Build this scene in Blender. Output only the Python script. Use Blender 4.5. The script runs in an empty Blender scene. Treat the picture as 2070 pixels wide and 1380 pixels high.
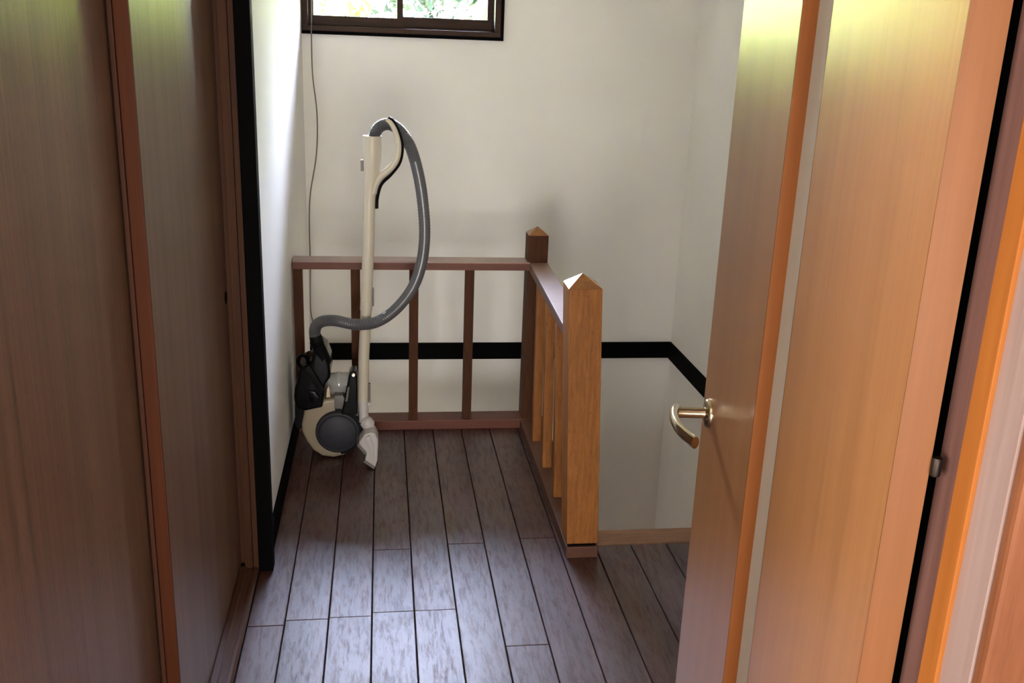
import bpy, bmesh, math, random
from mathutils import Vector, Matrix

random.seed(7)
SC = bpy.context.scene
COL = SC.collection

# ------------------------------------------------------------------ camera, sky, sun, exposure
cam_data = bpy.data.cameras.new('camera')
cam_data.sensor_fit = 'HORIZONTAL'
cam_data.sensor_width = 36.0
cam_data.lens = 36.0 * 1938.0 / 2070.0
cam_data.clip_start = 0.02
cam_data.clip_end = 200
camera = bpy.data.objects.new('camera', cam_data)
COL.objects.link(camera)
EYE = 1.4
XR_STAIR = 1.45


def cam_rot(yaw, pitch, roll):
    cy, sy, cp, sp, cr, sr = (math.cos(yaw), math.sin(yaw), math.cos(pitch), math.sin(pitch), math.cos(roll), math.sin(roll))
    f = Vector((sy * cp, cy * cp, -sp))
    r = Vector((cy, -sy, 0))
    u = r.cross(f)
    r2 = r * cr + u * sr
    u2 = u * cr - r * sr
    return Matrix((r2, u2, -f)).transposed()


camera.matrix_world = Matrix.Translation((0, 0, EYE)) @ cam_rot(math.radians(8.04), math.radians(17.08), math.radians(2.16)).to_4x4()
SC.camera = camera

world = bpy.data.worlds.new('sky')
SC.world = world
world.use_nodes = True
wn = world.node_tree
wn.nodes.clear()
w_out = wn.nodes.new('ShaderNodeOutputWorld')
w_bg = wn.nodes.new('ShaderNodeBackground')
w_tc = wn.nodes.new('ShaderNodeTexCoord')
w_sep = wn.nodes.new('ShaderNodeSeparateXYZ')
w_ramp = wn.nodes.new('ShaderNodeValToRGB')
w_ramp.color_ramp.elements[0].position = 0.0
w_ramp.color_ramp.elements[0].color = (0.88, 0.90, 0.95, 1)
w_ramp.color_ramp.elements[1].position = 0.9
w_ramp.color_ramp.elements[1].color = (0.50, 0.58, 0.98, 1)
w_bg.inputs['Strength'].default_value = 10.8
wn.links.new(w_tc.outputs['Generated'], w_sep.inputs[0])
wn.links.new(w_sep.outputs['Z'], w_ramp.inputs['Fac'])
wn.links.new(w_ramp.outputs['Color'], w_bg.inputs['Color'])
wn.links.new(w_bg.outputs[0], w_out.inputs['Surface'])

sun_d = bpy.data.lights.new('sun', 'SUN')
sun_d.energy = 70
sun_d.angle = math.radians(0.6)
sun_d.color = (1.0, 0.93, 0.78)
sun = bpy.data.objects.new('sun', sun_d)
COL.objects.link(sun)
sun.rotation_euler = Vector((0.8, -0.12, 0.85)).to_track_quat('Z', 'Y').to_euler()

SC.view_settings.view_transform = 'Standard'
SC.view_settings.look = 'None'
SC.view_settings.gamma = 1
SC.view_settings.use_curve_mapping = False
SC.view_settings.exposure = 3.95
SC.cycles.use_denoising = True
SC.cycles.max_bounces = 12
SC.cycles.diffuse_bounces = 8
SC.cycles.sample_clamp_indirect = 8.0
SC.cycles.caustics_reflective = False
SC.cycles.caustics_refractive = False


def portal(name, loc, rot, sx, sy):
    d = bpy.data.lights.new(name, 'AREA')
    d.shape = 'RECTANGLE'
    d.size, d.size_y = sx, sy
    d.cycles.is_portal = True
    o = bpy.data.objects.new(name, d)
    COL.objects.link(o)
    o.location = loc
    o.rotation_euler = rot
    return o


portal('window_daylight', (0.09, 4.29, 1.68), (math.radians(-90), 0, 0), 0.80, 0.46)
portal('room_window_daylight', (-0.35, -2.31, 0.68), (math.radians(90), 0, 0), 1.9, 1.16)
portal('added_stair_portal', (XR_STAIR, 3.45, -0.925), (0, math.radians(90), 0), 0.45, 0.8)  # portal for the added, unseen stairwell opening
portal('side_window_daylight', (-2.05, -0.8, 1.1), (0, math.radians(-90), 0), 1.6, 1.8)

# ------------------------------------------------------------------ materials


def new_mat(name):
    m = bpy.data.materials.new(name)
    m.use_nodes = True
    nt = m.node_tree
    return m, nt, nt.nodes['Principled BSDF']


def lin(c):
    return tuple(((v / 255) / 12.92 if v <= 10 else (((v / 255) + 0.055) / 1.055) ** 2.4) for v in c) + (1.0,)


def N(nt, t, **kw):
    n = nt.nodes.new(t)
    for k, v in kw.items():
        setattr(n, k, v)
    return n


def plain(name, rgb, rough=0.5, metal=0.0, spec=0.5, noise=0.06, nscale=40, bump=0.0, coat=0.0):
    m, nt, b = new_mat(name)
    tc = N(nt, 'ShaderNodeTexCoord')
    nz = N(nt, 'ShaderNodeTexNoise')
    nz.inputs['Scale'].default_value = nscale
    nz.inputs['Detail'].default_value = 4
    nt.links.new(tc.outputs['Object'], nz.inputs['Vector'])
    mx = N(nt, 'ShaderNodeMix', data_type='RGBA')
    c = lin(rgb)
    mx.inputs[6].default_value = tuple(max(0, v * (1 - noise * 1.5)) for v in c[:3]) + (1,)
    mx.inputs[7].default_value = tuple(min(1, v * (1 + noise)) for v in c[:3]) + (1,)
    nt.links.new(nz.outputs['Fac'], mx.inputs[0])
    nt.links.new(mx.outputs[2], b.inputs['Base Color'])
    b.inputs['Roughness'].default_value = rough
    b.inputs['Metallic'].default_value = metal
    b.inputs['Specular IOR Level'].default_value = spec
    b.inputs['Coat Weight'].default_value = coat
    if bump:
        bp = N(nt, 'ShaderNodeBump')
        bp.inputs['Strength'].default_value = bump
        bp.inputs['Distance'].default_value = 0.002
        nt.links.new(nz.outputs['Fac'], bp.inputs['Height'])
        nt.links.new(bp.outputs[0], b.inputs['Normal'])
    return m


def wood(name, dark, light, axis='Z', rough=0.4, spec=0.5, fine=90.0, stretch=14.0, contrast=(0.3, 0.7), bump=0.15, coat=0.0,
         coat_rough=0.2, coat_ior=1.5, wear=0.0, specks=0.0, vary=0.0, patch=0.0, patch_col=(120, 100, 90)):
    """Straight-grained wood: noise stretched along one axis."""
    m, nt, b = new_mat(name)
    tc = N(nt, 'ShaderNodeTexCoord')
    oi = N(nt, 'ShaderNodeObjectInfo')
    add = N(nt, 'ShaderNodeVectorMath', operation='ADD')
    mul = N(nt, 'ShaderNodeVectorMath', operation='SCALE')
    comb = N(nt, 'ShaderNodeCombineXYZ')
    for i, k in enumerate((31.0, 17.0, 53.0)):
        mm = N(nt, 'ShaderNodeMath', operation='MULTIPLY')
        mm.inputs[1].default_value = k
        nt.links.new(oi.outputs['Random'], mm.inputs[0])
        nt.links.new(mm.outputs[0], comb.inputs[i])
    nt.links.new(tc.outputs['Object'], add.inputs[0])
    nt.links.new(comb.outputs[0], add.inputs[1])
    mp = N(nt, 'ShaderNodeMapping')
    s = [fine, fine, fine]
    s['XYZ'.index(axis)] = fine / stretch
    mp.inputs['Scale'].default_value = s
    nt.links.new(add.outputs[0], mp.inputs['Vector'])
    n1 = N(nt, 'ShaderNodeTexNoise')
    n1.inputs['Scale'].default_value = 1.0
    n1.inputs['Detail'].default_value = 6
    n1.inputs['Roughness'].default_value = 0.65
    n1.inputs['Distortion'].default_value = 0.4
    nt.links.new(mp.outputs[0], n1.inputs['Vector'])
    n2 = N(nt, 'ShaderNodeTexNoise')
    n2.inputs['Scale'].default_value = 0.16
    n2.inputs['Detail'].default_value = 3
    nt.links.new(mp.outputs[0], n2.inputs['Vector'])
    mixn = N(nt, 'ShaderNodeMath', operation='MULTIPLY_ADD')
    mixn.inputs[1].default_value = 0.6
    sc2 = N(nt, 'ShaderNodeMath', operation='MULTIPLY')
    sc2.inputs[1].default_value = 0.4
    nt.links.new(n2.outputs['Fac'], sc2.inputs[0])
    nt.links.new(n1.outputs['Fac'], mixn.inputs[0])
    nt.links.new(sc2.outputs[0], mixn.inputs[2])
    ramp = N(nt, 'ShaderNodeValToRGB')
    ramp.color_ramp.elements[0].position = contrast[0]
    ramp.color_ramp.elements[1].position = contrast[1]
    ramp.color_ramp.elements[0].color = lin(dark)
    ramp.color_ramp.elements[1].color = lin(light)
    nt.links.new(mixn.outputs[0], ramp.inputs['Fac'])
    col = ramp.outputs['Color']
    if specks:
        sn = N(nt, 'ShaderNodeTexNoise')
        sn.inputs['Scale'].default_value = 1.0
        sn.inputs['Detail'].default_value = 2
        smp = N(nt, 'ShaderNodeMapping')
        ss = [260.0, 260.0, 260.0]
        ss['XYZ'.index(axis)] = 60.0
        smp.inputs['Scale'].default_value = ss
        nt.links.new(add.outputs[0], smp.inputs['Vector'])
        nt.links.new(smp.outputs[0], sn.inputs['Vector'])
        sr = N(nt, 'ShaderNodeValToRGB')
        sr.color_ramp.elements[0].position = 0.60
        sr.color_ramp.elements[1].position = 0.70
        nt.links.new(sn.outputs['Fac'], sr.inputs['Fac'])
        sm = N(nt, 'ShaderNodeMath', operation='MULTIPLY')
        sm.inputs[1].default_value = specks
        nt.links.new(sr.outputs['Color'], sm.inputs[0])
        smx = N(nt, 'ShaderNodeMix', data_type='RGBA')
        smx.inputs[7].default_value = tuple(v * 0.35 for v in lin(dark)[:3]) + (1,)
        nt.links.new(sm.outputs[0], smx.inputs[0])
        nt.links.new(col, smx.inputs[6])
        col = smx.outputs[2]
    if patch:
        pn = N(nt, 'ShaderNodeTexNoise')
        pn.inputs['Scale'].default_value = 5.0
        pn.inputs['Detail'].default_value = 5
        nt.links.new(tc.outputs['Object'], pn.inputs['Vector'])
        pr = N(nt, 'ShaderNodeValToRGB')
        pr.color_ramp.elements[0].position = 0.45
        pr.color_ramp.elements[1].position = 0.75
        nt.links.new(pn.outputs['Fac'], pr.inputs['Fac'])
        pm = N(nt, 'ShaderNodeMath', operation='MULTIPLY')
        pm.inputs[1].default_value = patch
        nt.links.new(pr.outputs['Color'], pm.inputs[0])
        pmx = N(nt, 'ShaderNodeMix', data_type='RGBA')
        pmx.inputs[7].default_value = lin(patch_col)
        nt.links.new(pm.outputs[0], pmx.inputs[0])
        nt.links.new(col, pmx.inputs[6])
        col = pmx.outputs[2]
    if vary:
        hsv = N(nt, 'ShaderNodeHueSaturation')
        mr = N(nt, 'ShaderNodeMapRange')
        mr.inputs[3].default_value = 1 - vary
        mr.inputs[4].default_value = 1 + vary
        nt.links.new(oi.outputs['Random'], mr.inputs[0])
        nt.links.new(mr.outputs[0], hsv.inputs['Value'])
        nt.links.new(col, hsv.inputs['Color'])
        col = hsv.outputs['Color']
    nt.links.new(col, b.inputs['Base Color'])
    rr = N(nt, 'ShaderNodeMapRange')
    rr.inputs[3].default_value = rough * 0.85
    rr.inputs[4].default_value = min(1, rough * 1.15)
    nt.links.new(n1.outputs['Fac'], rr.inputs[0])
    nt.links.new(rr.outputs[0], b.inputs['Roughness'])
    b.inputs['Specular IOR Level'].default_value = spec
    b.inputs['Coat Weight'].default_value = coat
    b.inputs['Coat Roughness'].default_value = coat_rough
    b.inputs['Coat IOR'].default_value = coat_ior
    if wear:      # lacquer worn through in streaky flecks
        wmp = N(nt, 'ShaderNodeMapping')
        ws = [95.0, 95.0, 95.0]
        ws['XYZ'.index(axis)] = 14.0
        wmp.inputs['Scale'].default_value = ws
        nt.links.new(add.outputs[0], wmp.inputs['Vector'])
        wz = N(nt, 'ShaderNodeTexNoise')
        wz.inputs['Scale'].default_value = 1.0
        wz.inputs['Detail'].default_value = 5
        wz.inputs['Roughness'].default_value = 0.7
        wz.inputs['Distortion'].default_value = 0.35
        nt.links.new(wmp.outputs[0], wz.inputs['Vector'])
        wr = N(nt, 'ShaderNodeMapRange')
        wr.inputs[1].default_value = 0.46
        wr.inputs[2].default_value = 0.66
        wr.inputs[3].default_value = coat
        wr.inputs[4].default_value = coat * (1 - wear)
        nt.links.new(wz.outputs['Fac'], wr.inputs[0])
        nt.links.new(wr.outputs[0], b.inputs['Coat Weight'])
    bp = N(nt, 'ShaderNodeBump')
    bp.inputs['Strength'].default_value = bump
    bp.inputs['Distance'].default_value = 0.001
    nt.links.new(n1.outputs['Fac'], bp.inputs['Height'])
    nt.links.new(bp.outputs[0], b.inputs['Normal'])
    return m


def wallpaper(name, rgb):
    m, nt, b = new_mat(name)
    tc = N(nt, 'ShaderNodeTexCoord')
    mp = N(nt, 'ShaderNodeMapping')
    mp.inputs['Scale'].default_value = (420, 420, 160)
    nt.links.new(tc.outputs['Object'], mp.inputs['Vector'])
    n1 = N(nt, 'ShaderNodeTexNoise')
    n1.inputs['Scale'].default_value = 1.0
    n1.inputs['Detail'].default_value = 3
    nt.links.new(mp.outputs[0], n1.inputs['Vector'])
    n2 = N(nt, 'ShaderNodeTexNoise')
    n2.inputs['Scale'].default_value = 3.0
    nt.links.new(tc.outputs['Object'], n2.inputs['Vector'])
    mx = N(nt, 'ShaderNodeMix', data_type='RGBA')
    c = lin(rgb)
    mx.inputs[6].default_value = tuple(v * 0.93 for v in c[:3]) + (1,)
    mx.inputs[7].default_value = tuple(min(1, v * 1.04) for v in c[:3]) + (1,)
    nt.links.new(n2.outputs['Fac'], mx.inputs[0])
    nt.links.new(mx.outputs[2], b.inputs['Base Color'])
    b.inputs['Roughness'].default_value = 0.75
    b.inputs['Specular IOR Level'].default_value = 0.3
    bp = N(nt, 'ShaderNodeBump')
    bp.inputs['Strength'].default_value = 0.25
    bp.inputs['Distance'].default_value = 0.0015
    nt.links.new(n1.outputs['Fac'], bp.inputs['Height'])
    nt.links.new(bp.outputs[0], b.inputs['Normal'])
    return m


def glass_mat(name, tint, gloss, frosted=0.0):
    m = bpy.data.materials.new(name)
    m.use_nodes = True
    nt = m.node_tree
    nt.nodes.clear()
    out = N(nt, 'ShaderNodeOutputMaterial')
    tr = N(nt, 'ShaderNodeBsdfTransparent')
    tr.inputs[0].default_value = tint
    gl = N(nt, 'ShaderNodeBsdfGlossy')
    gl.inputs['Roughness'].default_value = 0.03
    fr = N(nt, 'ShaderNodeFresnel')
    fr.inputs['IOR'].default_value = 1.45
    mx = N(nt, 'ShaderNodeMixShader')
    nt.links.new(fr.outputs[0], mx.inputs[0])
    nt.links.new(tr.outputs[0], mx.inputs[1])
    nt.links.new(gl.outputs[0], mx.inputs[2])
    nt.links.new(mx.outputs[0], out.inputs['Surface'])
    return m


M_WALL = wallpaper('cream_wallpaper', (240, 237, 232))
M_CEIL = wallpaper('ceiling_paper', (238, 236, 233))
M_PLANK = wood('walnut_floorboard', (32, 12, 6), (90, 47, 33), axis='Y', rough=0.6, spec=0.4, coat=0.8, coat_rough=0.36, coat_ior=1.55, wear=0.7, fine=120, stretch=12, contrast=(0.25, 0.75),
               bump=0.35, vary=0.10, specks=0.6, patch=0.25, patch_col=(100, 74, 66))
M_SUB = plain('dark_subfloor', (14, 9, 7), 0.9)
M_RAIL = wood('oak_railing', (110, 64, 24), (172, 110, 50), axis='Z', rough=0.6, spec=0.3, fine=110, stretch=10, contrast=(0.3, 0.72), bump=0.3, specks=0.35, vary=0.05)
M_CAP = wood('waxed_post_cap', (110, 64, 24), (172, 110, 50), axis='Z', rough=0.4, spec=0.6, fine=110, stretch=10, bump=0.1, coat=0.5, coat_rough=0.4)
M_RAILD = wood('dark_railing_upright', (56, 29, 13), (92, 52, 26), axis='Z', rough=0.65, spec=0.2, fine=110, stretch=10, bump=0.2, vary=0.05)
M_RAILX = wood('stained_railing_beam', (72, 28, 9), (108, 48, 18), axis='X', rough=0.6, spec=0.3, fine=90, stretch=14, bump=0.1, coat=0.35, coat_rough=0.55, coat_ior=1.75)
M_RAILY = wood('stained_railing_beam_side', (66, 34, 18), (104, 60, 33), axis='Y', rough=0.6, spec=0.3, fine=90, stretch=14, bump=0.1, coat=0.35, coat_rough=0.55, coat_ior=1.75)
M_GLARE = wood('handrail_top_glare', (104, 64, 44), (148, 104, 82), axis='X', rough=0.5, fine=90, stretch=14, bump=0.05, coat=1.0, coat_rough=0.58, coat_ior=1.9)  # paler and glossier than the beams: window glare put into the handrail tops
M_DOOR = wood('veneer_door', (156, 104, 62), (178, 124, 78), axis='Z', rough=0.35, spec=0.55, fine=160, stretch=30, contrast=(0.3, 0.7), bump=0.05)
M_EDGE = wood('door_edge_veneer', (112, 67, 34), (128, 79, 41), axis='Z', rough=0.42, fine=120, stretch=30, bump=0.05)
M_ORANGE = wood('orange_moulding', (122, 68, 28), (144, 84, 38), axis='Z', rough=0.55, spec=0.2, fine=80, stretch=30, bump=0.05)
M_STOP = wood('honey_door_stop', (140, 80, 32), (164, 100, 44), axis='Z', rough=0.55, spec=0.2, fine=60, stretch=20, bump=0.05)
M_JAMB = wood('dark_jamb', (92, 62, 56), (128, 92, 82), axis='Z', rough=0.35, spec=0.6, fine=100, stretch=30, bump=0.1)
M_JAMBL = wood('glossy_jamb_face', (130, 105, 98), (160, 136, 128), axis='Z', rough=0.3, spec=0.8, fine=120, stretch=40, bump=0.1, coat=0.3)
M_CASING = wood('worn_casing', (100, 56, 32), (136, 84, 54), axis='Z', rough=0.5, spec=0.3, fine=80, stretch=14, contrast=(0.3, 0.7), bump=0.25)
M_SLIDE = wood('sliding_door_veneer', (70, 46, 33), (136, 104, 84), axis='Z', rough=0.4, spec=0.35, fine=150, stretch=60, contrast=(0.22, 0.72), bump=0.15, specks=0.3)
M_SLIDE_EDGE = wood('sliding_door_edge', (74, 35, 14), (96, 49, 22), axis='Z', rough=0.6, spec=0.2, fine=70, stretch=24, bump=0.05)
M_SLIDE_BEAD = wood('sliding_door_bead', (66, 36, 24), (90, 54, 38), axis='Z', rough=0.6, spec=0.2, fine=70, stretch=24, bump=0.05)
M_SJAMB = wood('sliding_jamb', (58, 32, 17), (90, 54, 32), axis='Z', rough=0.6, spec=0.2, fine=90, stretch=24, bump=0.1)
M_SILL = wood('sliding_sill', (64, 38, 26), (98, 64, 48), axis='Y', rough=0.35, spec=0.6, fine=90, stretch=24, bump=0.1)
M_BLACK = wood('black_stained_trim', (2, 2, 2), (8, 7, 7), axis='Z', rough=0.7, spec=0.05, fine=90, stretch=16, bump=0.1)
M_NOSE = wood('worn_nosing', (118, 78, 50), (178, 130, 92), axis='X', rough=0.45, fine=70, stretch=8, contrast=(0.3, 0.7), bump=0.3, specks=0.3)
M_TREAD = wood('stair_tread', (70, 44, 34), (108, 74, 58), axis='X', rough=0.4, fine=90, stretch=12)
M_WFRAME = wood('window_wood', (34, 21, 12), (70, 46, 30), axis='X', rough=0.6, spec=0.25, fine=80, stretch=14, bump=0.2)
M_GLASS = glass_mat('window_glass', (0.97, 0.99, 0.98, 1), 0.06)
M_DIMG = glass_mat('dimmed_room_glass', (0.44, 0.423, 0.395, 1), 0.06)  # tint made up to dim the daylight from the rear window
M_SIDEG = glass_mat('side_window_glass', (0.36, 0.345, 0.32, 1), 0.06)
M_FROST = plain('frosted_slit_glass', (210, 206, 190), 0.3, noise=0.05, spec=0.8)
M_CHROME = plain('satin_brass_steel', (206, 190, 160), 0.18, metal=1.0, noise=0.03)
M_STEEL = plain('dark_hinge_steel', (58, 50, 46), 0.5, metal=1.0)
M_CREAM = plain('cream_plastic', (204, 195, 175), 0.38, noise=0.03, nscale=12)
M_CREAMS = plain('champagne_plastic', (156, 142, 118), 0.32, noise=0.03, nscale=12)
M_WHITEP = plain('pale_grey_plastic', (196, 190, 186), 0.42, noise=0.05, nscale=14)
M_GREYP = plain('mid_grey_plastic', (110, 104, 98), 0.45)
M_BLKP = plain('glossy_black_plastic', (5, 5, 6), 0.22, noise=0.1, spec=0.2, coat=0.0)
M_BLKM = plain('matt_black_plastic', (9, 9, 9), 0.6, noise=0.1, spec=0.15)
M_WHEEL = plain('charcoal_rubber', (40, 40, 46), 0.6, noise=0.05)
M_HOSE = plain('grey_hose', (88, 88, 90), 0.3, noise=0.06, spec=0.6)
M_CUP = plain('smoky_clear_plastic', (168, 166, 162), 0.2, noise=0.12, nscale=60, coat=0.5)
M_CABLE = plain('grey_cable', (120, 112, 100), 0.5)
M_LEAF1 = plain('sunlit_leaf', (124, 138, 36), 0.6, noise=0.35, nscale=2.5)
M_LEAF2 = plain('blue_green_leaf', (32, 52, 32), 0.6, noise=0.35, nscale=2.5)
M_BARK = plain('pale_bark', (150, 132, 110), 0.9, noise=0.3, nscale=8)
M_GROUND = plain('garden_soil', (104, 104, 84), 0.95, noise=0.3, nscale=1.5)

# ------------------------------------------------------------------ builders


def tag(o, label, cat, group=None, kind=None):
    o['label'] = label
    o['category'] = cat
    if group:
        o['group'] = group
    if kind:
        o['kind'] = kind
    return o


def empty(name, loc=(0, 0, 0), rz=0.0):
    o = bpy.data.objects.new(name, None)
    o.empty_display_size = 0.05
    COL.objects.link(o)
    o.location = loc
    o.rotation_euler = (0, 0, rz)
    return o


def link(name, me, mat, parent=None, world_coords=True, smooth=False):
    o = bpy.data.objects.new(name, me)
    COL.objects.link(o)
    if mat is not None and not me.materials:
        me.materials.append(mat)
    if parent is not None:
        o.parent = parent
        if world_coords:      # the mesh is written in world coordinates
            chain = Matrix.Identity(4)
            p = parent
            while p is not None:
                loc = Matrix.Translation(p.location) @ p.rotation_euler.to_matrix().to_4x4()
                chain = (loc if p.parent is None else p.matrix_parent_inverse @ loc) @ chain
                p = p.parent
            o.matrix_parent_inverse = chain.inverted()
    if smooth:
        for p in me.polygons:
            p.use_smooth = True
        try:
            me.set_sharp_from_angle(angle=math.radians(40))
        except Exception:
            pass
    return o


def mesh_of(bm, name):
    bmesh.ops.recalc_face_normals(bm, faces=bm.faces[:])
    me = bpy.data.meshes.new(name)
    bm.to_mesh(me)
    bm.free()
    return me


def add_box(bm, x0, x1, y0, y1, z0, z1):
    v = [bm.verts.new(p) for p in ((x0, y0, z0), (x1, y0, z0), (x1, y1, z0), (x0, y1, z0), (x0, y0, z1), (x1, y0, z1), (x1, y1, z1), (x0, y1, z1))]
    for f in ((0, 3, 2, 1), (4, 5, 6, 7), (0, 1, 5, 4), (1, 2, 6, 5), (2, 3, 7, 6), (3, 0, 4, 7)):
        bm.faces.new([v[i] for i in f])


def do_bevel(bm, w, seg=2):
    if w:
        bmesh.ops.bevel(bm, geom=bm.edges[:], offset=w, segments=seg, profile=0.7, affect='EDGES', clamp_overlap=True)


def box(name, b, mat, parent=None, bevel=0.0, seg=2, wc=True, shear=None):
    bm = bmesh.new()
    add_box(bm, *b)
    do_bevel(bm, bevel, seg)
    if shear:
        for v in bm.verts:
            v.co = shear(v.co)
    return link(name, mesh_of(bm, name), mat, parent, wc)


def boxes(name, bl, mat, parent=None, bevel=0.0, wc=True):
    bm = bmesh.new()
    for b in bl:
        add_box(bm, *b)
    do_bevel(bm, bevel, 1)
    return link(name, mesh_of(bm, name), mat, parent, wc)


def prism(name, pts, axis, a, b, mat, parent=None, bevel=0.0, seg=2, wc=True, smooth=False):
    """Extrude a 2-D outline. axis 'Y': pts are (x, z); 'X': (y, z); 'Z': (x, y)."""
    bm = bmesh.new()

    def P(p, t):
        return {'Y': (p[0], t, p[1]), 'X': (t, p[0], p[1]), 'Z': (p[0], p[1], t)}[axis]
    lo = [bm.verts.new(P(p, a)) for p in pts]
    hi = [bm.verts.new(P(p, b)) for p in pts]
    bm.faces.new(lo[::-1])
    bm.faces.new(hi)
    n = len(pts)
    for i in range(n):
        bm.faces.new((lo[i], lo[(i + 1) % n], hi[(i + 1) % n], hi[i]))
    bmesh.ops.recalc_face_normals(bm, faces=bm.faces[:])
    do_bevel(bm, bevel, seg)
    return link(name, mesh_of(bm, name), mat, parent, wc, smooth)


def spline(pts, n):
    """Catmull-Rom through the points."""
    pts = [Vector(p) for p in pts]
    out = []
    for i in range(len(pts) - 1):
        p0, p1, p2, p3 = pts[max(i - 1, 0)], pts[i], pts[i + 1], pts[min(i + 2, len(pts) - 1)]
        for k in range(n):
            t = k / n
            out.append(0.5 * ((2 * p1) + (p2 - p0) * t + (2 * p0 - 5 * p1 + 4 * p2 - p3) * t * t + (3 * p1 - p0 - 3 * p2 + p3) * t ** 3))
    out.append(pts[-1])
    return out


def tube_mesh(name, path, rad, seg=14, flat=None, ring=None):
    """Sweep a round (or oval: flat=(side, up) factors) section along a path; ring = (pitch, depth) corrugates it."""
    bm = bmesh.new()
    n = len(path)
    rads = rad if isinstance(rad, (list, tuple)) else [rad] * n
    t0 = (path[1] - path[0]).normalized()
    ref = Vector((0, 1, 0)) if abs(t0.y) < 0.9 else Vector((1, 0, 0))
    u = (ref - t0 * ref.dot(t0)).normalized()
    rings = []
    for i, p in enumerate(path):
        t = (path[min(i + 1, n - 1)] - path[max(i - 1, 0)]).normalized()
        u = (u - t * u.dot(t)).normalized()
        w = t.cross(u)
        r = rads[i]
        if ring:
            r *= 1 - ring * (i % 2)
        fu, fw = flat if flat else (1, 1)
        rings.append([bm.verts.new(p + (u * math.cos(a) * fu + w * math.sin(a) * fw) * r) for a in [2 * math.pi * k / seg for k in range(seg)]])
    for a, b in zip(rings, rings[1:]):
        for k in range(seg):
            bm.faces.new((a[k], a[(k + 1) % seg], b[(k + 1) % seg], b[k]))
    bm.faces.new(rings[0][::-1])
    bm.faces.new(rings[-1])
    return mesh_of(bm, name)


def tube(name, path, rad, mat, parent=None, seg=14, flat=None, ring=None):
    return link(name, tube_mesh(name, [Vector(p) for p in path], rad, seg, flat, ring), mat, parent, True, True)


def lathe(name, prof, origin, axis, mat, parent=None, seg=32, wc=True):
    """prof: list of (radius, height along axis)."""
    bm = bmesh.new()
    ax = Vector(axis).normalized()
    q = Vector((0, 0, 1)).rotation_difference(ax)
    o = Vector(origin)
    rings = []
    for r, h in prof:
        if r < 1e-6:
            rings.append([bm.verts.new(o + q @ Vector((0, 0, h)))])
        else:
            rings.append([bm.verts.new(o + q @ Vector((r * math.cos(2 * math.pi * k / seg), r * math.sin(2 * math.pi * k / seg), h))) for k in range(seg)])
    for a, b in zip(rings, rings[1:]):
        for k in range(seg):
            j = (k + 1) % seg
            if len(a) == 1 and len(b) > 1:
                bm.faces.new((a[0], b[j], b[k]))
            elif len(b) == 1 and len(a) > 1:
                bm.faces.new((a[k], a[j], b[0]))
            elif len(a) > 1:
                bm.faces.new((a[k], a[j], b[j], b[k]))
    return link(name, mesh_of(bm, name), mat, parent, wc, True)


# ------------------------------------------------------------------ the shell
YB = 4.15          # back wall
XR = 1.337         # right wall of the stairwell
XL = -0.320        # left wall of the hall
ZC = 2.32          # ceiling
Z_LOW = -1.75      # stairwell goes down to here
WX0, WX1, WZ0, WZ1 = XL, 0.501, 1.42, 1.92   # window opening in the back wall

# floor: dark sub-floor with each floorboard laid on it
floor = boxes('floor', [(-0.60, 0.62, 0.62, 3.478, -0.16, -0.019), (0.62, XR, 0.62, 2.474, -0.16, -0.019)], M_SUB)
tag(floor, 'dark brown wooden plank floor of the upstairs landing', 'floor', kind='structure')
PITCH, X_LINE = 0.1082, 0.0785
joints = {-4: [1.3, 2.13], -3: [0.9, 2.15], -2: [1.2, 2.155], -1: [2.17, 2.49], 0: [1.35, 2.17], 1: [1.6, 2.51], 2: [2.0], 3: [1.5, 2.53],
          4: [1.1], 5: [1.7], 6: [1.25], 7: [1.9], 8: [1.4], 9: [2.0], 10: [1.6], 11: [1.3]}
plank_meshes = {}
for k in range(-4, 12):
    xa, xb = X_LINE + PITCH * k, X_LINE + PITCH * (k + 1)
    xa, xb = max(xa, -0.3375), min(xb, XR)
    if xb - xa < 0.02:
        continue
    y_end = 3.478 if k <= 4 else 2.474
    cuts = [0.62] + [j for j in joints.get(k, []) if j < y_end] + [y_end]
    for ya, yb in zip(cuts, cuts[1:]):
        w, l = xb - xa - 0.0026, yb - ya - 0.0012
        key = (round(w, 4), round(l, 4))
        if key not in plank_meshes:
            bm = bmesh.new()
            add_box(bm, -w / 2, w / 2, -l / 2, l / 2, -0.019, 0)
            top = [e for e in bm.edges if all(v.co.z > -0.001 for v in e.verts)]
            bmesh.ops.bevel(bm, geom=top, offset=0.0014, segments=1, affect='EDGES')
            plank_meshes[key] = mesh_of(bm, 'plank')
        p = link('plank', plank_meshes[key], M_PLANK, floor, world_coords=False)
        p.location = ((xa + xb) / 2, (ya + yb) / 2, random.uniform(-0.0006, 0.0003))

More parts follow.
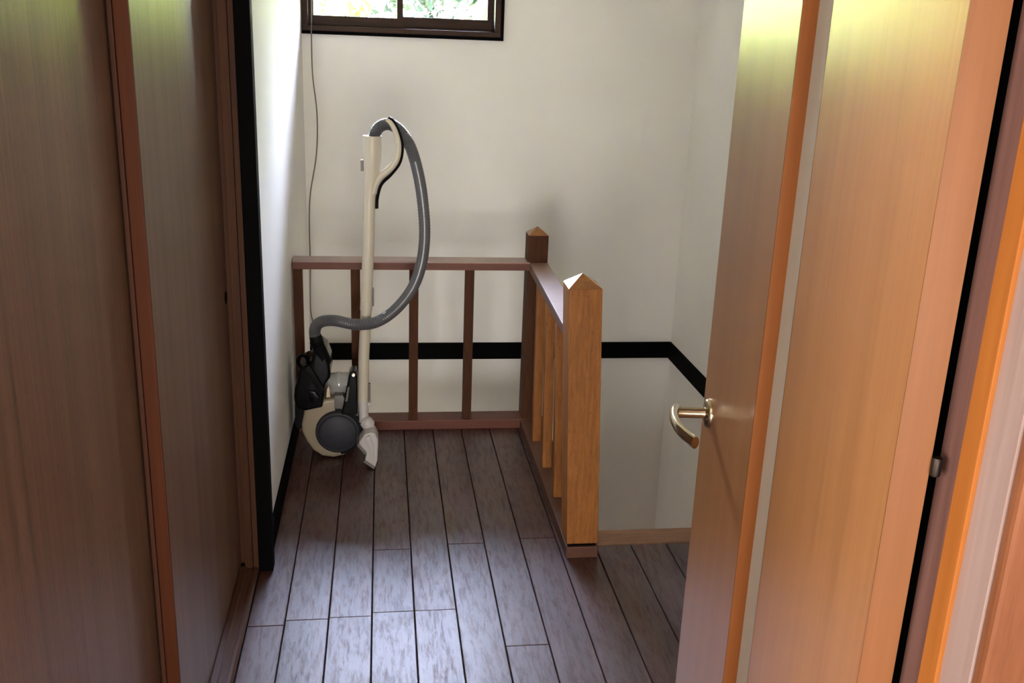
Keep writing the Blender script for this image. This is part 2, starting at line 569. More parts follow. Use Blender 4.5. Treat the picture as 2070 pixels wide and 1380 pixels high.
tag(box('wall_left', (-0.60, XL, 2.43, YB + 0.16, Z_LOW, ZC), M_WALL), 'cream papered wall beside the vacuum cleaner, lit by the window', 'wall', kind='structure')
tag(boxes('wall_back', [(XL, XR + 0.16, YB, YB + 0.16, Z_LOW, WZ0), (XL, XR + 0.16, YB, YB + 0.16, WZ1, ZC), (WX1, XR + 0.16, YB, YB + 0.16, WZ0, WZ1)],
          M_WALL), 'cream papered wall behind the railing with the window set in it', 'wall', kind='structure')
tag(boxes('wall_right', [(XR, XR + 0.16, 0.55, YB, -0.70, ZC), (XR, XR + 0.16, 0.55, YB, Z_LOW, -1.15), (XR, XR + 0.16, 0.55, 3.05, -1.15, -0.70), (XR, XR + 0.16, 3.85, YB, -1.15, -0.70)], M_WALL), 'cream papered stairwell wall beside the open door', 'wall', kind='structure')
tag(box('ceiling', (-2.2, 2.0, -2.5, YB + 0.16, ZC, ZC + 0.12), M_CEIL), 'off-white papered ceiling', 'ceiling', kind='structure')
tag(boxes('wall_front', [(0.54, XR, 0.58, 0.74, -0.02, ZC), (-0.60, 0.54, 0.58, 0.74, 1.98, ZC), (-2.0, -0.55, 0.50, 0.62, -0.02, ZC), (XR, 1.9, 0.42, 0.55, -0.02, ZC)],
          M_WALL), 'papered wall around the doorway', 'wall', kind='structure')
tag(boxes('wall_closet', [(-0.60, -0.50, 0.62, 2.43, -0.02, ZC), (-0.50, -0.34, 0.62, 2.43, 1.96, ZC)], M_WALL), 'papered wall above and behind the sliding doors', 'wall', kind='structure')
tag(boxes('wall_lower', [(-0.72, -0.60, 0.4, 2.43, Z_LOW, ZC), (-0.72, XR + 0.16, 0.4, 0.55, Z_LOW, -0.16)], M_WALL), 'papered wall enclosing the stairwell below the landing', 'wall', kind='structure')
# the room the camera stands in
tag(box('floor_room', (-2.0, 1.9, -2.4, 0.62, -0.16, 0.0), M_PLANK), 'brown wooden floor of the room before the doorway', 'floor', kind='structure')
tag(boxes('wall_rear', [(-2.0, -1.30, -2.4, -2.26, -0.02, ZC), (0.60, 1.9, -2.4, -2.26, -0.02, ZC), (-1.30, 0.60, -2.4, -2.26, 1.26, ZC), (-1.30, 0.60, -2.4, -2.26, -0.02, 0.10)],
          M_WALL), 'papered wall of the room with a low window', 'wall', kind='structure')
tag(boxes('wall_room_left', [(-2.12, -2.0, -2.4, -1.7, -0.02, ZC), (-2.12, -2.0, 0.1, 0.62, -0.02, ZC), (-2.12, -2.0, -1.7, 0.1, -0.02, 0.3), (-2.12, -2.0, -1.7, 0.1, 1.9, ZC)], M_WALL), 'papered side wall of the room', 'wall', kind='structure')
tag(box('wall_room_right', (1.9, 2.02, -2.4, 0.55, -0.02, ZC), M_WALL), 'papered far side wall of the room', 'wall', kind='structure')

# skirting and the black band round the stairwell
tag(box('baseboard_left', (XL, -0.310, 2.432, YB, 0.0, 0.075), M_BLACK, bevel=0.002), 'thin black skirting board along the cream wall by the vacuum cleaner', 'skirting', kind='structure')
tag(box('trim_1', (XL, XR, YB - 0.014, YB, 0.033, 0.109), M_BLACK, bevel=0.002), 'black horizontal band on the wall behind the railing', 'wall trim', kind='structure')
tag(box('trim_2', (XR - 0.014, XR, 0.75, YB - 0.014, 0.033, 0.109), M_BLACK, bevel=0.002), 'black horizontal band on the stairwell wall beside the door', 'wall trim', kind='structure')
tag(box('trim_3', (-0.338, -0.3, 2.39, 2.432, 0.0, ZC), M_BLACK, bevel=0.0025), 'black upright post at the end of the sliding doors', 'post', kind='structure')

# ------------------------------------------------------------------ window in the back wall
win = tag(empty('window_1', ((WX0 + WX1) / 2, YB, WZ0)), 'dark brown wooden sliding window high in the wall above the vacuum cleaner', 'window', kind='structure')
yf0, yf1 = YB - 0.012, YB + 0.13
box('frame_lip', (WX0, WX1, YB - 0.016, YB + 0.01, WZ0, WZ0 + 0.013), M_BLACK, win, 0.001)
box('frame_lip', (WX1 - 0.012, WX1, YB - 0.016, YB + 0.01, WZ0 + 0.013, WZ1), M_BLACK, win, 0.001)
box('window_sill', (WX0, WX1 - 0.012, YB - 0.010, YB + 0.14, WZ0 + 0.013, WZ0 + 0.034), M_WFRAME, win, 0.002)
box('frame_jamb', (WX0 + 0.001, WX0 + 0.026, YB - 0.008, YB + 0.14, WZ0 + 0.034, WZ1 - 0.03), M_WFRAME, win, 0.002)
box('frame_jamb', (WX1 - 0.036, WX1 - 0.012, YB - 0.008, YB + 0.14, WZ0 + 0.034, WZ1 - 0.03), M_WFRAME, win, 0.002)
box('frame_head', (WX0, WX1, YB - 0.008, YB + 0.14, WZ1 - 0.03, WZ1), M_WFRAME, win, 0.002)


def sash(x0, x1, y, zb):
    s = empty('sash', (0, 0, 0))
    s.parent = win
    s.matrix_parent_inverse = Matrix.Translation(win.location).inverted()
    t = 0.026
    z0, z1 = WZ0 + 0.034, WZ1 - 0.03
    box('bottom_rail', (x0, x1, y, y + t, z0, zb), M_WFRAME, s, 0.002)
    box('top_rail', (x0, x1, y, y + t, z1 - 0.035, z1), M_WFRAME, s, 0.002)
    box('stile', (x0, x0 + 0.02, y, y + t, zb, z1 - 0.035), M_WFRAME, s, 0.002)
    box('stile', (x1 - 0.024, x1, y, y + t, zb, z1 - 0.035), M_WFRAME, s, 0.002)
    box('pane', (x0 + 0.02, x1 - 0.024, y + 0.011, y + 0.015, zb, z1 - 0.035), M_GLASS, s)


sash(WX0 + 0.026, 0.088, YB + 0.035, 1.494)
sash(0.062, WX1 - 0.036, YB + 0.075, 1.502)

# ------------------------------------------------------------------ sliding closet doors on the left
sill = prism('trim_4', [(-0.46, 0), (-0.338, 0), (-0.338, 0.010), (-0.343, 0.015), (-0.350, 0.015), (-0.352, 0.008), (-0.370, 0.008), (-0.372, 0.015),
                        (-0.386, 0.015), (-0.388, 0.008), (-0.420, 0.008), (-0.422, 0.015), (-0.46, 0.015)], 'Y', 0.62, 2.395, M_SILL)
tag(sill, 'brown grooved wooden floor track under the sliding doors', 'door track', kind='structure')
jr = tag(empty('trim_5', (-0.36, 2.41, 0)), 'brown wooden side jamb that the sliding door closes against', 'door jamb', kind='structure')
box('jamb_board', (-0.352, -0.338, 2.392, 2.43, 0.0, 1.96), M_SJAMB, jr, 0.002)
box('jamb_board', (-0.376, -0.354, 2.398, 2.43, 0.0, 1.96), M_SJAMB, jr, 0.002)
box('jamb_back', (-0.46, -0.338, 2.425, 2.50, 0.0, 1.96), M_SJAMB, jr)

d2 = tag(empty('door_2', (-0.404, 2.0, 0.015)), 'brown wood-veneer sliding door nearer the black post, with a small finger pull', 'sliding door', kind='structure')
box('door_panel', (-0.416, -0.389, 1.642, 2.425, 0.009, 1.95), M_SLIDE, d2, 0.001)
box('edge_strip', (-0.412, -0.3885, 1.634, 1.642, 0.009, 1.95), M_SLIDE_EDGE, d2, 0.0015)
box('edge_bead', (-0.421, -0.413, 1.632, 1.648, 0.009, 1.95), M_SLIDE_BEAD, d2, 0.002)
lathe('finger_pull', [(0.0, 0.0), (0.012, 0.0), (0.016, 0.0008), (0.016, 0.0), (0.016, -0.001)], (-0.3887, 2.395, 0.775), (1, 0, 0), M_BLKM, d2, seg=24)
d3 = tag(empty('door_3', (-0.44, 1.2, 0.015)), 'brown wood-veneer sliding door behind the other, nearest the camera', 'sliding door', kind='structure')
box('door_panel', (-0.451, -0.425, 0.64, 1.66, 0.015, 1.95), M_SLIDE, d3, 0.001)
box('edge_strip', (-0.451, -0.425, 1.66, 1.668, 0.015, 1.95), M_SLIDE_EDGE, d3, 0.0015)

# ------------------------------------------------------------------ open hinged door on the right
PSI = math.radians(7.5)
E_FREE = Vector((0.515, 1.40))
DW, DT = 0.721, 0.031
U = Vector((math.sin(PSI), math.cos(PSI)))
G = E_FREE - U * DW
door = tag(empty('door_1', (G.x, G.y, 0.012), math.atan2(U.y, U.x)), 'open glossy brown veneer door with a narrow frosted slit and a lever handle', 'door', kind='structure')
s0, s1, sz0, sz1 = DW - 0.4085, DW - 0.296, 0.10, 1.86      # the slit, measured from the hinge
LOC = dict(wc=False)
boxes('door_slab', [(0.0, s0, -DT, 0, 0, 1.96), (s1, DW, -DT, 0, 0, 1.96), (s0, s1, -DT, 0, 0, sz0), (s0, s1, -DT, 0, sz1, 1.96)], M_DOOR, door, **LOC)
box('edge_band', (-0.0012, 0.0, -DT, 0.0, 0, 1.96), M_EDGE, door, **LOC)
box('slit_moulding', (s1 - 0.004, s1 - 0.0001, -0.024, 0.0006, sz0, sz1), M_ORANGE, door, 0.0008, wc=False)
box('slit_moulding', (s0 + 0.0001, s0 + 0.004, -0.024, -0.0004, sz0, sz1), M_ORANGE, door, 0.0008, wc=False)
box('slit_glass', (s0 + 0.004, s1 - 0.004, -0.022, -0.018, sz0, sz1), M_FROST, door, **LOC)
hx, hz = DW - 0.045, 0.848
hd = empty('lever_handle')
hd.parent = door
lathe('rosette', [(0, 0.008), (0.012, 0.008), (0.021, 0.006), (0.0235, 0.002), (0.0235, 0.0)], (hx, 0.0, hz), (0, 1, 0), M_CHROME, hd, seg=32, wc=False)
lathe('shaft', [(0.0095, 0.004), (0.0085, 0.012), (0.0085, 0.052), (0.0, 0.052)], (hx, 0.0, hz), (0, 1, 0), M_CHROME, hd, seg=24, wc=False)
lev_pts = spline([(hx + 0.008, 0.050, hz + 0.001), (hx - 0.004, 0.0555, hz + 0.002), (hx - 0.03, 0.060, hz + 0.001), (hx - 0.065, 0.058, hz - 0.001), (hx - 0.095, 0.050, hz - 0.003), (hx - 0.112, 0.042, hz - 0.004)], 6)
lm = tube_mesh('lever', lev_pts, 0.0095, 18, flat=(0.75, 1.05))
link('lever', lm, M_CHROME, hd, False, True)
lathe('hinge_knuckle', [(0, 0), (0.004, 0.0), (0.0045, 0.002), (0.0045, 0.014), (0.004, 0.016), (0, 0.016)], (-0.004, -DT - 0.0035, 1.06), (0, 0, 1), M_STEEL, door, seg=12, wc=False)
lathe('hinge_knuckle', [(0, 0), (0.004, 0.0), (0.0045, 0.002), (0.0045, 0.014), (0.004, 0.016), (0, 0.016)], (-0.004, -DT - 0.0035, 0.22), (0, 0, 1), M_STEEL, door, seg=12, wc=False)

# right-hand door frame
fr = tag(empty('trim_6', (0.49, 0.65, 0)), 'varnished wooden door frame on the hinge side of the open door', 'door frame', kind='structure')
box('rebate_jamb', (0.4655, 0.54, 0.647, 0.690, 0.0, 1.98), M_JAMB, fr, 0.0005)
box('gap_shade', (0.4665, 0.54, 0.690, 0.76, 0.0, 1.98), M_BLACK, fr)  # black strip painting in the shade of the gap behind the door edge
box('door_stop', (0.453, 0.54, 0.6254, 0.647, 0.0, 1.98), M_STOP, fr, 0.001)
box('jamb_face', (0.457, 0.54, 0.590, 0.6254, 0.0, 1.98), M_JAMBL, fr, 0.0005)
box('casing', (0.4585, 0.60, 0.578, 0.5895, 0.0, 1.98), M_CASING, fr, 0.004)

# ------------------------------------------------------------------ staircase
stair = tag(empty('staircase', (0.95, 3.0, -0.1)), 'wooden stairs going down behind the railing, worn brown nosing at the top', 'staircase')
box('nosing', (0.617, XR - 0.002, 2.474, 2.565, -0.03, 0.001), M_NOSE, stair, 0.006)
for i in range(5):
    y0 = 2.545 + 0.215 * i
    zt = -0.20 * (i + 1)
    box('riser', (0.617, XR - 0.002, y0, y0 + 0.018, zt, zt + 0.17), M_TREAD, stair)
    box('tread', (0.617, XR - 0.002, y0 - 0.015, y0 + 0.235, zt - 0.03, zt), M_TREAD, stair, 0.004)
box('landing', (0.602, XR - 0.002, 3.64, YB - 0.002, -1.25, -1.20), M_TREAD, stair)
box('stair_stringer', (0.602, 0.617, 2.48, 3.47, -1.3, -0.02), M_TREAD, stair)
tag(boxes('wall_under_landing', [(XL, 0.60, 3.40, 3.475, Z_LOW, -0.16), (0.50, 0.60, 2.5, 3.40, Z_LOW, -0.16)], M_WALL), 'papered wall under the landing', 'wall', kind='structure')
tag(box('floor_lower', (-0.6, XR + 0.16, 0.5, YB + 0.16, Z_LOW - 0.1, Z_LOW), M_SUB), 'dark floor at the foot of the stairs', 'floor', kind='structure')

# ------------------------------------------------------------------ railing
rail = tag(empty('stair_railing', (0.56, 3.0, 0)), 'L-shaped oak stair railing with square posts and balusters round the landing', 'railing')
Y0P, Y1B = 2.405, 3.388


def lean(co):
    """The side railing tilts inward towards its free front post."""
    k = max(0.0, min(1.0, (3.42 - co.y) / (3.42 - 2.45)))
    return Vector((co.x - 0.046 * k * max(co.z - 0.04, 0), co.y, co.z))


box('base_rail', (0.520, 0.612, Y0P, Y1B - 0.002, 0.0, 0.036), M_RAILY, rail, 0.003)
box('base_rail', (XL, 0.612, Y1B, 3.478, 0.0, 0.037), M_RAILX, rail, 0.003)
box('spacer', (0.526, 0.606, Y0P + 0.008, Y0P + 0.086, 0.035, 0.047), M_BLACK, rail)  # black block, shade of the gap under the post put into its colour


def post(x0, x1, y0, y1, z0, z1, zc, sh=None, mat=M_RAIL):
    o = box('post', (x0, x1, y0, y1, z0, z1), mat, rail, 0.0025, shear=sh)
    bm = bmesh.new()
    b = [bm.verts.new(p) for p in ((x0, y0, z1), (x1, y0, z1), (x1, y1, z1), (x0, y1, z1))]
    t = bm.verts.new(((x0 + x1) / 2, (y0 + y1) / 2, zc))
    for i in range(4):
        bm.faces.new((b[i], b[(i + 1) % 4], t))
    bm.faces.new(b[::-1])
    if sh:
        for v in bm.verts:
            v.co = sh(v.co)
    link('post_cap', mesh_of(bm, 'post_cap'), M_CAP, o)
    return o


post(0.520, 0.611, Y0P, Y0P + 0.092, 0.046, 0.797, 0.830, lean)
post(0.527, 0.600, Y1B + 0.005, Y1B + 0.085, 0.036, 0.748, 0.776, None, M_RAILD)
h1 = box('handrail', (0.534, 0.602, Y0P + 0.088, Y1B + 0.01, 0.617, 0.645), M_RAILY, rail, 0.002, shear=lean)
box('glare_top', (0.5345, 0.6015, Y0P + 0.088, Y1B + 0.01, 0.644, 0.648), M_GLARE, h1, 0.0015, shear=lean)  # thin added layer that carries the glare along the handrail
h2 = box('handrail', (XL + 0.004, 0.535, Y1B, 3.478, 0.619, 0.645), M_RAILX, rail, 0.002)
box('glare_top', (XL + 0.004, 0.535, Y1B + 0.0005, 3.4775, 0.644, 0.649), M_GLARE, h2, 0.0015)
for yb in (3.190, 2.963, 2.738):
    box('baluster', (0.537, 0.568, yb - 0.016, yb + 0.016, 0.035, 0.620), M_RAIL, rail, 0.002, shear=lean)
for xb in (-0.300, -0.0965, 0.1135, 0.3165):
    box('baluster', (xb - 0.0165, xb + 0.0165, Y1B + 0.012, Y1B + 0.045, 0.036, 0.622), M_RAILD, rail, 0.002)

# ------------------------------------------------------------------ vacuum cleaner
vac = tag(empty('vacuum_cleaner', (-0.16, 3.2, 0)), 'cream and black canister vacuum cleaner stored upright with grey hose looped over its handle', 'vacuum cleaner')


def XZ(pts, y):
    return [(x, y, z) for x, z in pts]


# canister shell, a thick rounded cream body between two large wheels
shell = [(-0.266, 0.196), (-0.235, 0.207), (-0.200, 0.220), (-0.165, 0.226), (-0.120, 0.205), (-0.090, 0.17), (-0.078, 0.125), (-0.085, 0.075), (-0.108, 0.035),
         (-0.135, 0.012), (-0.172, 0.004), (-0.210, 0.010), (-0.240, 0.032), (-0.262, 0.066), (-0.276, 0.100), (-0.278, 0.130), (-0.270, 0.165)]
prism('body', shell, 'Y', 3.135, 3.335, M_CREAMS, vac, 0.014, 3, smooth=True)
for yy, sgn in ((3.137, -1), (3.333, 1)):
    w = lathe('wheel', [(0.0, 0.024), (0.058, 0.024), (0.0625, 0.0215), (0.0640, 0.0195), (0.0670, 0.0215), (0.0735, 0.018), (0.0765, 0.010), (0.0765, 0.0), (0.0, 0.0)],
              (-0.155, yy, 0.104), (0, sgn, 0), M_WHEEL, vac, seg=48)
    lathe('wheel_cap', [(0.0, 0.0262), (0.050, 0.0258), (0.054, 0.0238), (0.054, 0.022)], (-0.155, yy, 0.104), (0, sgn, 0), M_WHEEL, w, seg=40)
fender = [(-0.155 + 0.0855 * math.cos(math.radians(a)), 0.104 + 0.0855 * math.sin(math.radians(a))) for a in range(-84, 106, 10)]
prism('wheel_fender', fender, 'Y', 3.128, 3.325, M_BLKM, vac, 0.004, 2, smooth=True)
# black front half: dust-case cover rising up the wall side
cover = [(-0.297, 0.196), (-0.300, 0.235), (-0.297, 0.262), (-0.286, 0.30), (-0.280, 0.335), (-0.262, 0.345), (-0.240, 0.352), (-0.232, 0.395), (-0.212, 0.404),
         (-0.192, 0.386), (-0.178, 0.345), (-0.176, 0.305), (-0.196, 0.275), (-0.200, 0.235), (-0.205, 0.196), (-0.262, 0.184)]
prism('dust_case_cover', cover, 'Y', 3.125, 3.30, M_BLKP, vac, 0.010, 3, smooth=True)
prism('cover_rib', [(-0.262, 0.342), (-0.244, 0.352), (-0.196, 0.265), (-0.206, 0.245), (-0.226, 0.272)], 'Y', 3.112, 3.13, M_BLKM, vac, 0.004, 2, smooth=True)
prism('latch', [(-0.250, 0.262), (-0.228, 0.258), (-0.214, 0.240), (-0.214, 0.222), (-0.246, 0.220)], 'Y', 3.110, 3.128, M_BLKP, vac, 0.004, 2, smooth=True)
prism('silver_button', [(-0.189, 0.268), (-0.184, 0.276), (-0.179, 0.268), (-0.177, 0.238), (-0.191, 0.236)], 'Y', 3.112, 3.13, M_CHROME, vac, 0.001)
prism('back_plate', [(-0.300, 0.25), (-0.280, 0.25), (-0.262, 0.19), (-0.270, 0.12), (-0.288, 0.10), (-0.302, 0.12)], 'Y', 3.15, 3.31, M_BLKM, vac, 0.008, 2)
prism('lower_collar', [(-0.166, 0.236), (-0.135, 0.236), (-0.120, 0.21), (-0.120, 0.185), (-0.166, 0.185)], 'Y', 3.13, 3.29, M_GREYP, vac, 0.006, 2, smooth=True)
# carrying loop on the wall side
loop = [Vector((-0.270 + 0.017 * math.cos(a), 3.16, 0.352 + 0.022 * math.sin(a))) for a in [2 * math.pi * k / 20 for k in range(21)]]
tube('carry_handle', loop, 0.0065, M_BLKP, vac, 10, flat=(1.8, 1))
# translucent dust cup, a short horizontal drum
lathe('dust_cup', [(0.0, 0.0), (0.034, 0.0), (0.038, 0.004), (0.038, 0.030), (0.040, 0.034), (0.040, 0.048), (0.038, 0.052), (0.038, 0.084), (0.0, 0.086)], (-0.192, 3.20, 0.256), (1, 0, 0.03), M_CUP, vac, seg=36)
# black pipe dock, a slanted glossy post
prism('pipe_dock', [(-0.113, 0.318), (-0.104, 0.328), (-0.090, 0.326), (-0.086, 0.312), (-0.086, 0.172), (-0.142, 0.172), (-0.136, 0.20)], 'Y', 3.115, 3.185, M_BLKP, vac, 0.006, 3, smooth=True)
lathe('dock_knob', [(0, 0.006), (0.006, 0.005), (0.009, 0.0), (0.009, -0.01)], (-0.099, 3.118, 0.316), (0, -1, 0.25), M_CHROME, vac, seg=16)
prism('dock_slide', [(-0.128, 0.222), (-0.120, 0.224), (-0.112, 0.275), (-0.118, 0.275)], 'Y', 3.108, 3.12, M_GREYP, vac, 0.002)
# swivel connector and hose
tube('hose_connector', [(-0.196, 3.15, 0.350), (-0.206, 3.145, 0.385), (-0.214, 3.135, 0.412), (-0.220, 3.13, 0.436), (-0.224, 3.13, 0.452)],
     [0.024, 0.0225, 0.0215, 0.0215, 0.0205], M_BLKM, vac, 20)
tube('connector_ring', [(-0.2165, 3.132, 0.420), (-0.2185, 3.131, 0.427), (-0.2205, 3.13, 0.434)], [0.0235, 0.024, 0.0235], M_BLKP, vac, 24)
hp = spline([(-0.223, 3.13, 0.440), (-0.225, 3.13, 0.466), (-0.217, 3.128, 0.490), (-0.194, 3.125, 0.504), (-0.153, 3.118, 0.507), (-0.088, 3.100, 0.499), (-0.022, 3.100, 0.507),
             (0.044, 3.115, 0.548), (0.101, 3.13, 0.620), (0.130, 3.14, 0.705), (0.139, 3.145, 0.805), (0.130, 3.15, 0.919), (0.112, 3.155, 1.014), (0.088, 3.16, 1.085),
             (0.056, 3.162, 1.130), (0.020, 3.160, 1.149), (-0.010, 3.155, 1.138), (-0.0235, 3.15, 1.112), (-0.026, 3.15, 1.095)], 22)
tube('hose', hp, 0.0195, M_HOSE, vac, 20, ring=0.07)
# telescopic pipe: grip body, upper pipe, lower pipe
tube('grip_body', spline([(-0.0305, 3.15, 1.112), (-0.0315, 3.15, 1.05), (-0.034, 3.15, 0.99), (-0.039, 3.15, 0.93), (-0.042, 3.15, 0.88)], 6),
     [0.0295 - 0.0095 * max(0, min(1, (i - 6) / 12)) for i in range(25)], M_CREAM, vac, 28)
tube('pipe', [(-0.0415, 3.15, 0.90), (-0.0455, 3.15, 0.749), (-0.0525, 3.15, 0.59), (-0.054, 3.15, 0.565)], 0.0192, M_CREAM, vac, 28)
tube('pipe_joint', [(-0.0535, 3.15, 0.570), (-0.0550, 3.15, 0.535)], 0.0206, M_CREAM, vac, 28)
tube('pipe', [(-0.0545, 3.15, 0.545), (-0.064, 3.148, 0.371), (-0.0685, 3.142, 0.208)], 0.0185, M_CREAM, vac, 28)
box('pipe_clip', (-0.0355, -0.0285, 3.142, 3.158, 0.550, 0.612), M_GREYP, vac, 0.0025)
box('pipe_clip', (-0.0490, -0.0425, 3.136, 3.150, 0.212, 0.276), M_GREYP, vac, 0.0025)
box('grip_button', (-0.0680, -0.0590, 3.142, 3.158, 1.000, 1.036), M_GREYP, vac, 0.002)
# loop grip: cream on the inside, black soft pad outside
gp = spline([(0.016, 3.150, 1.164), (0.031, 3.145, 1.152), (0.045, 3.142, 1.125), (0.0535, 3.14, 1.085), (0.048, 3.14, 1.042), (0.026, 3.142, 1.010), (-0.004, 3.145, 0.984), (-0.022, 3.148, 0.955), (-0.028, 3.15, 0.930)], 6)
tube('handle_grip', gp, [0.0085 + 0.006 * (i / (len(gp) - 1)) for i in range(len(gp))], M_CREAM, vac, 16, flat=(1.3, 1))
up = spline([(0.022, 3.150, 1.169), (0.038, 3.146, 1.158), (0.0545, 3.143, 1.124), (0.0645, 3.141, 1.078), (0.056, 3.141, 1.030), (0.028, 3.143, 0.991), (-0.003, 3.146, 0.958), (-0.0155, 3.149, 0.915), (-0.0175, 3.15, 0.880)], 6)
tube('grip_pad', up, 0.0062, M_BLKM, vac, 12, flat=(1.7, 0.9))
# floor nozzle stored on end under the pipe
tube('nozzle_neck', [(-0.0680, 3.142, 0.214), (-0.0665, 3.135, 0.175), (-0.0640, 3.125, 0.140)], [0.0195, 0.0165, 0.0175], M_WHITEP, vac, 22)
prism('neck_tab', [(-0.052, 0.208), (-0.040, 0.206), (-0.050, 0.188)], 'Y', 3.13, 3.15, M_WHITEP, vac, 0.002)
lathe('swivel_joint', [(0, -0.024), (0.012, -0.022), (0.022, -0.010), (0.0245, 0.0), (0.022, 0.010), (0.012, 0.022), (0, 0.024)], (-0.053, 3.115, 0.140), (1, 0, -0.3), M_WHITEP, vac, seg=24)
nz = [(-0.083, 0.094), (-0.062, 0.126), (-0.042, 0.134), (-0.026, 0.128), (-0.016, 0.104), (-0.019, 0.030), (-0.027, 0.004), (-0.062, 0.030), (-0.056, 0.058)]
head = prism('nozzle_head', nz, 'Y', 3.045, 3.125, M_WHITEP, vac, 0.007, 3, smooth=True)
prism('nozzle_ridge', [(-0.060, 0.120), (-0.044, 0.126), (-0.034, 0.090), (-0.030, 0.040), (-0.042, 0.044), (-0.050, 0.085)], 'Y', 3.036, 3.05, M_WHITEP, head, 0.004, 2, smooth=True)
prism('sole_plate', [(-0.089, 0.090), (-0.082, 0.096), (-0.056, 0.060), (-0.061, 0.053)], 'Y', 3.04, 3.13, M_GREYP, head, 0.002)
prism('sole_plate', [(-0.068, 0.028), (-0.062, 0.034), (-0.027, 0.007), (-0.032, 0.0)], 'Y', 3.04, 3.13, M_GREYP, head, 0.002)

# ------------------------------------------------------------------ cable hanging beside the window
def at_wall(x, z, y=YB - 0.012):
    return (x, y, z)


cable = spline([at_wall(-0.276, 1.92, YB - 0.022), at_wall(-0.277, 1.55, YB - 0.022), at_wall(-0.280, 1.415, YB - 0.022), at_wall(-0.280, 1.262), at_wall(-0.266, 1.104), at_wall(-0.272, 0.942),
                at_wall(-0.301, 0.775), at_wall(-0.309, 0.648), at_wall(-0.309, 0.497), at_wall(-0.313, 0.275), at_wall(-0.305, 0.205), at_wall(-0.308, 0.12, YB - 0.017), at_wall(-0.308, -0.3)], 10)
co = tube('cable', cable, 0.0026, M_CABLE, None, 8)
tag(co, 'thin grey cable hanging down the wall beside the window', 'cable')

# ------------------------------------------------------------------ outside: ground and trees
tag(box('ground', (-30, 30, YB + 0.4, 40, -3.2, -3.0), M_GROUND), 'green garden ground outside the window', 'ground', kind='structure')


def tree(x, y, h, r, mat, label, n, seed, leaf=0.08):
    rnd = random.Random(seed)
    t = tag(empty('garden_tree', (x, y, -3.0)), label, 'tree', 'trees outside the window')
    tube('trunk', [(x, y, -3.0), (x + 0.05, y, -1.0), (x - 0.05, y + 0.05, h - r * 0.6)], [0.14, 0.11, 0.05], M_BARK, t, 10)
    bm = bmesh.new()
    clumps = []
    for i in range(16):
        a, b = rnd.uniform(0, 6.28), rnd.uniform(-0.9, 1)
        rr = r * rnd.uniform(0.35, 0.85)
        clumps.append((Vector((x + math.cos(a) * rr * math.sqrt(1 - b * b * 0.8), y + math.sin(a) * rr * math.sqrt(1 - b * b * 0.8) * 0.8, h - r * 0.3 + b * r * 1.1)), r * rnd.uniform(0.28, 0.45)))
    for i in range(n):
        c, cr = clumps[i % len(clumps)]
        d = Vector((rnd.gauss(0, 1), rnd.gauss(0, 1), rnd.gauss(0, 1))).normalized() * cr * rnd.uniform(0.5, 1) ** 0.5
        p = c + d
        nrm = (d.normalized() + Vector((rnd.uniform(-.6, .6), rnd.uniform(-.6, .6), rnd.uniform(-.2, .8)))).normalized()
        a = nrm.orthogonal().normalized()
        a.rotate(Matrix.Rotation(rnd.uniform(0, 6.28), 3, nrm))
        b = nrm.cross(a)
        s = leaf * rnd.uniform(0.6, 1.4)
        vs = [bm.verts.new(p + q) for q in (a * s, b * s * 0.45 + nrm * s * 0.1, -a * s, -b * s * 0.45 + nrm * s * 0.1)]
        bm.faces.new(vs)
    me = bpy.data.meshes.new('foliage')
    bm.to_mesh(me)
    bm.free()
    o = link('foliage', me, mat, t)
    o['kind'] = 'stuff'


tree(-1.35, 8.0, 1.9, 1.1, M_LEAF1, 'bright yellow-green tree seen through the wall end of the window', 5200, 1)
tree(0.15, 10.7, 2.0, 1.35, M_LEAF2, 'blue-green tree seen through the middle of the window', 5200, 2)
tree(1.5, 8.1, 1.9, 1.1, M_LEAF1, 'pale green tree with light trunk seen through the window pane farthest from the cable', 4800, 3)
tree(-4.1, 10.0, 2.1, 1.4, M_LEAF2, 'dark green tree behind the yellow-green one outside the window', 4200, 4)
tree(4.3, 10.0, 2.1, 1.4, M_LEAF2, 'dark green tree behind the pale one outside the window', 4200, 5)

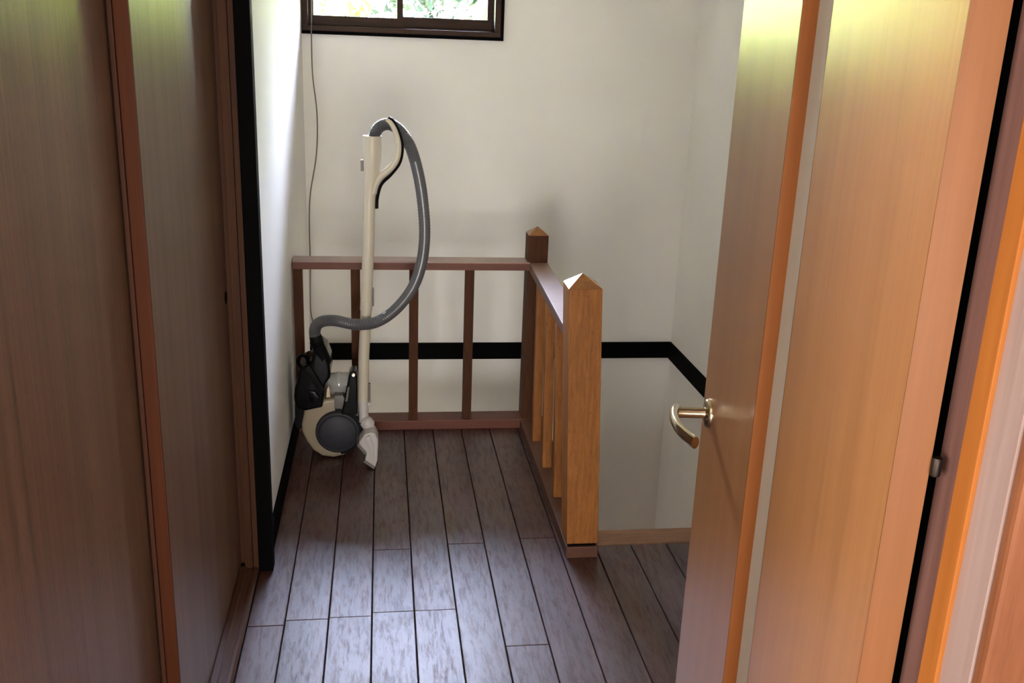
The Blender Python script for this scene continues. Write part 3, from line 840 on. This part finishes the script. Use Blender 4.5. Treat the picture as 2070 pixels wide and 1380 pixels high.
for i, lab in enumerate(('dense dark tree at the far back beyond the cable end of the window', 'dense dark tree at the far back showing past the yellow-green tree',
                         'dense dark tree at the far back showing past the pale green tree', 'dense dark tree at the far back beyond the frame corner of the window')):
    tree(-6.6 + 4.6 * i, 15.5, 2.0, 1.75, M_LEAF2, lab, 3800, 20 + i, 0.2)

w4 = tag(empty('added_stair_window', (XR + 0.08, 3.45, -1.15)), 'unseen window added to light the lower stairwell wall', 'window', kind='structure')  # added out of view to brighten the lower stairwell wall
box('pane', (XR + 0.08, XR + 0.085, 3.05, 3.85, -1.15, -0.70), M_SIDEG, w4)
box('mullion', (XR + 0.07, XR + 0.10, 3.43, 3.47, -1.15, -0.70), M_WFRAME, w4)

# room window behind the camera
w2 = tag(empty('window_2', (-0.25, -2.33, 0.1)), 'low window of the room behind the camera', 'window', kind='structure')
box('frame_jamb', (-1.30, -1.25, -2.38, -2.30, 0.10, 1.26), M_WFRAME, w2)
box('frame_jamb', (0.55, 0.60, -2.38, -2.30, 0.10, 1.26), M_WFRAME, w2)
box('mullion', (-0.375, -0.325, -2.38, -2.30, 0.10, 1.26), M_WFRAME, w2)
box('pane', (-1.25, -0.375, -2.35, -2.345, 0.10, 1.26), M_DIMG, w2)
box('pane', (-0.325, 0.55, -2.35, -2.345, 0.10, 1.26), M_DIMG, w2)
w3 = tag(empty('window_3', (-2.06, -0.8, 0.3)), 'side window of the room behind the camera', 'window', kind='structure')
box('frame_jamb', (-2.11, -2.01, -1.70, -1.66, 0.30, 1.90), M_WFRAME, w3)
box('frame_jamb', (-2.11, -2.01, 0.06, 0.10, 0.30, 1.90), M_WFRAME, w3)
box('mullion', (-2.09, -2.03, -0.82, -0.78, 0.30, 1.90), M_WFRAME, w3)
box('pane', (-2.065, -2.06, -1.66, -0.82, 0.30, 1.90), M_SIDEG, w3)
box('pane', (-2.065, -2.06, -0.78, 0.06, 0.30, 1.90), M_SIDEG, w3)
tag(box('trim_7', (-0.55, -0.37, 0.50, 0.638, 0.0, 1.98), M_SJAMB, None, 0.002), 'brown door frame opposite the hinges, beside the sliding doors', 'door frame', kind='structure')
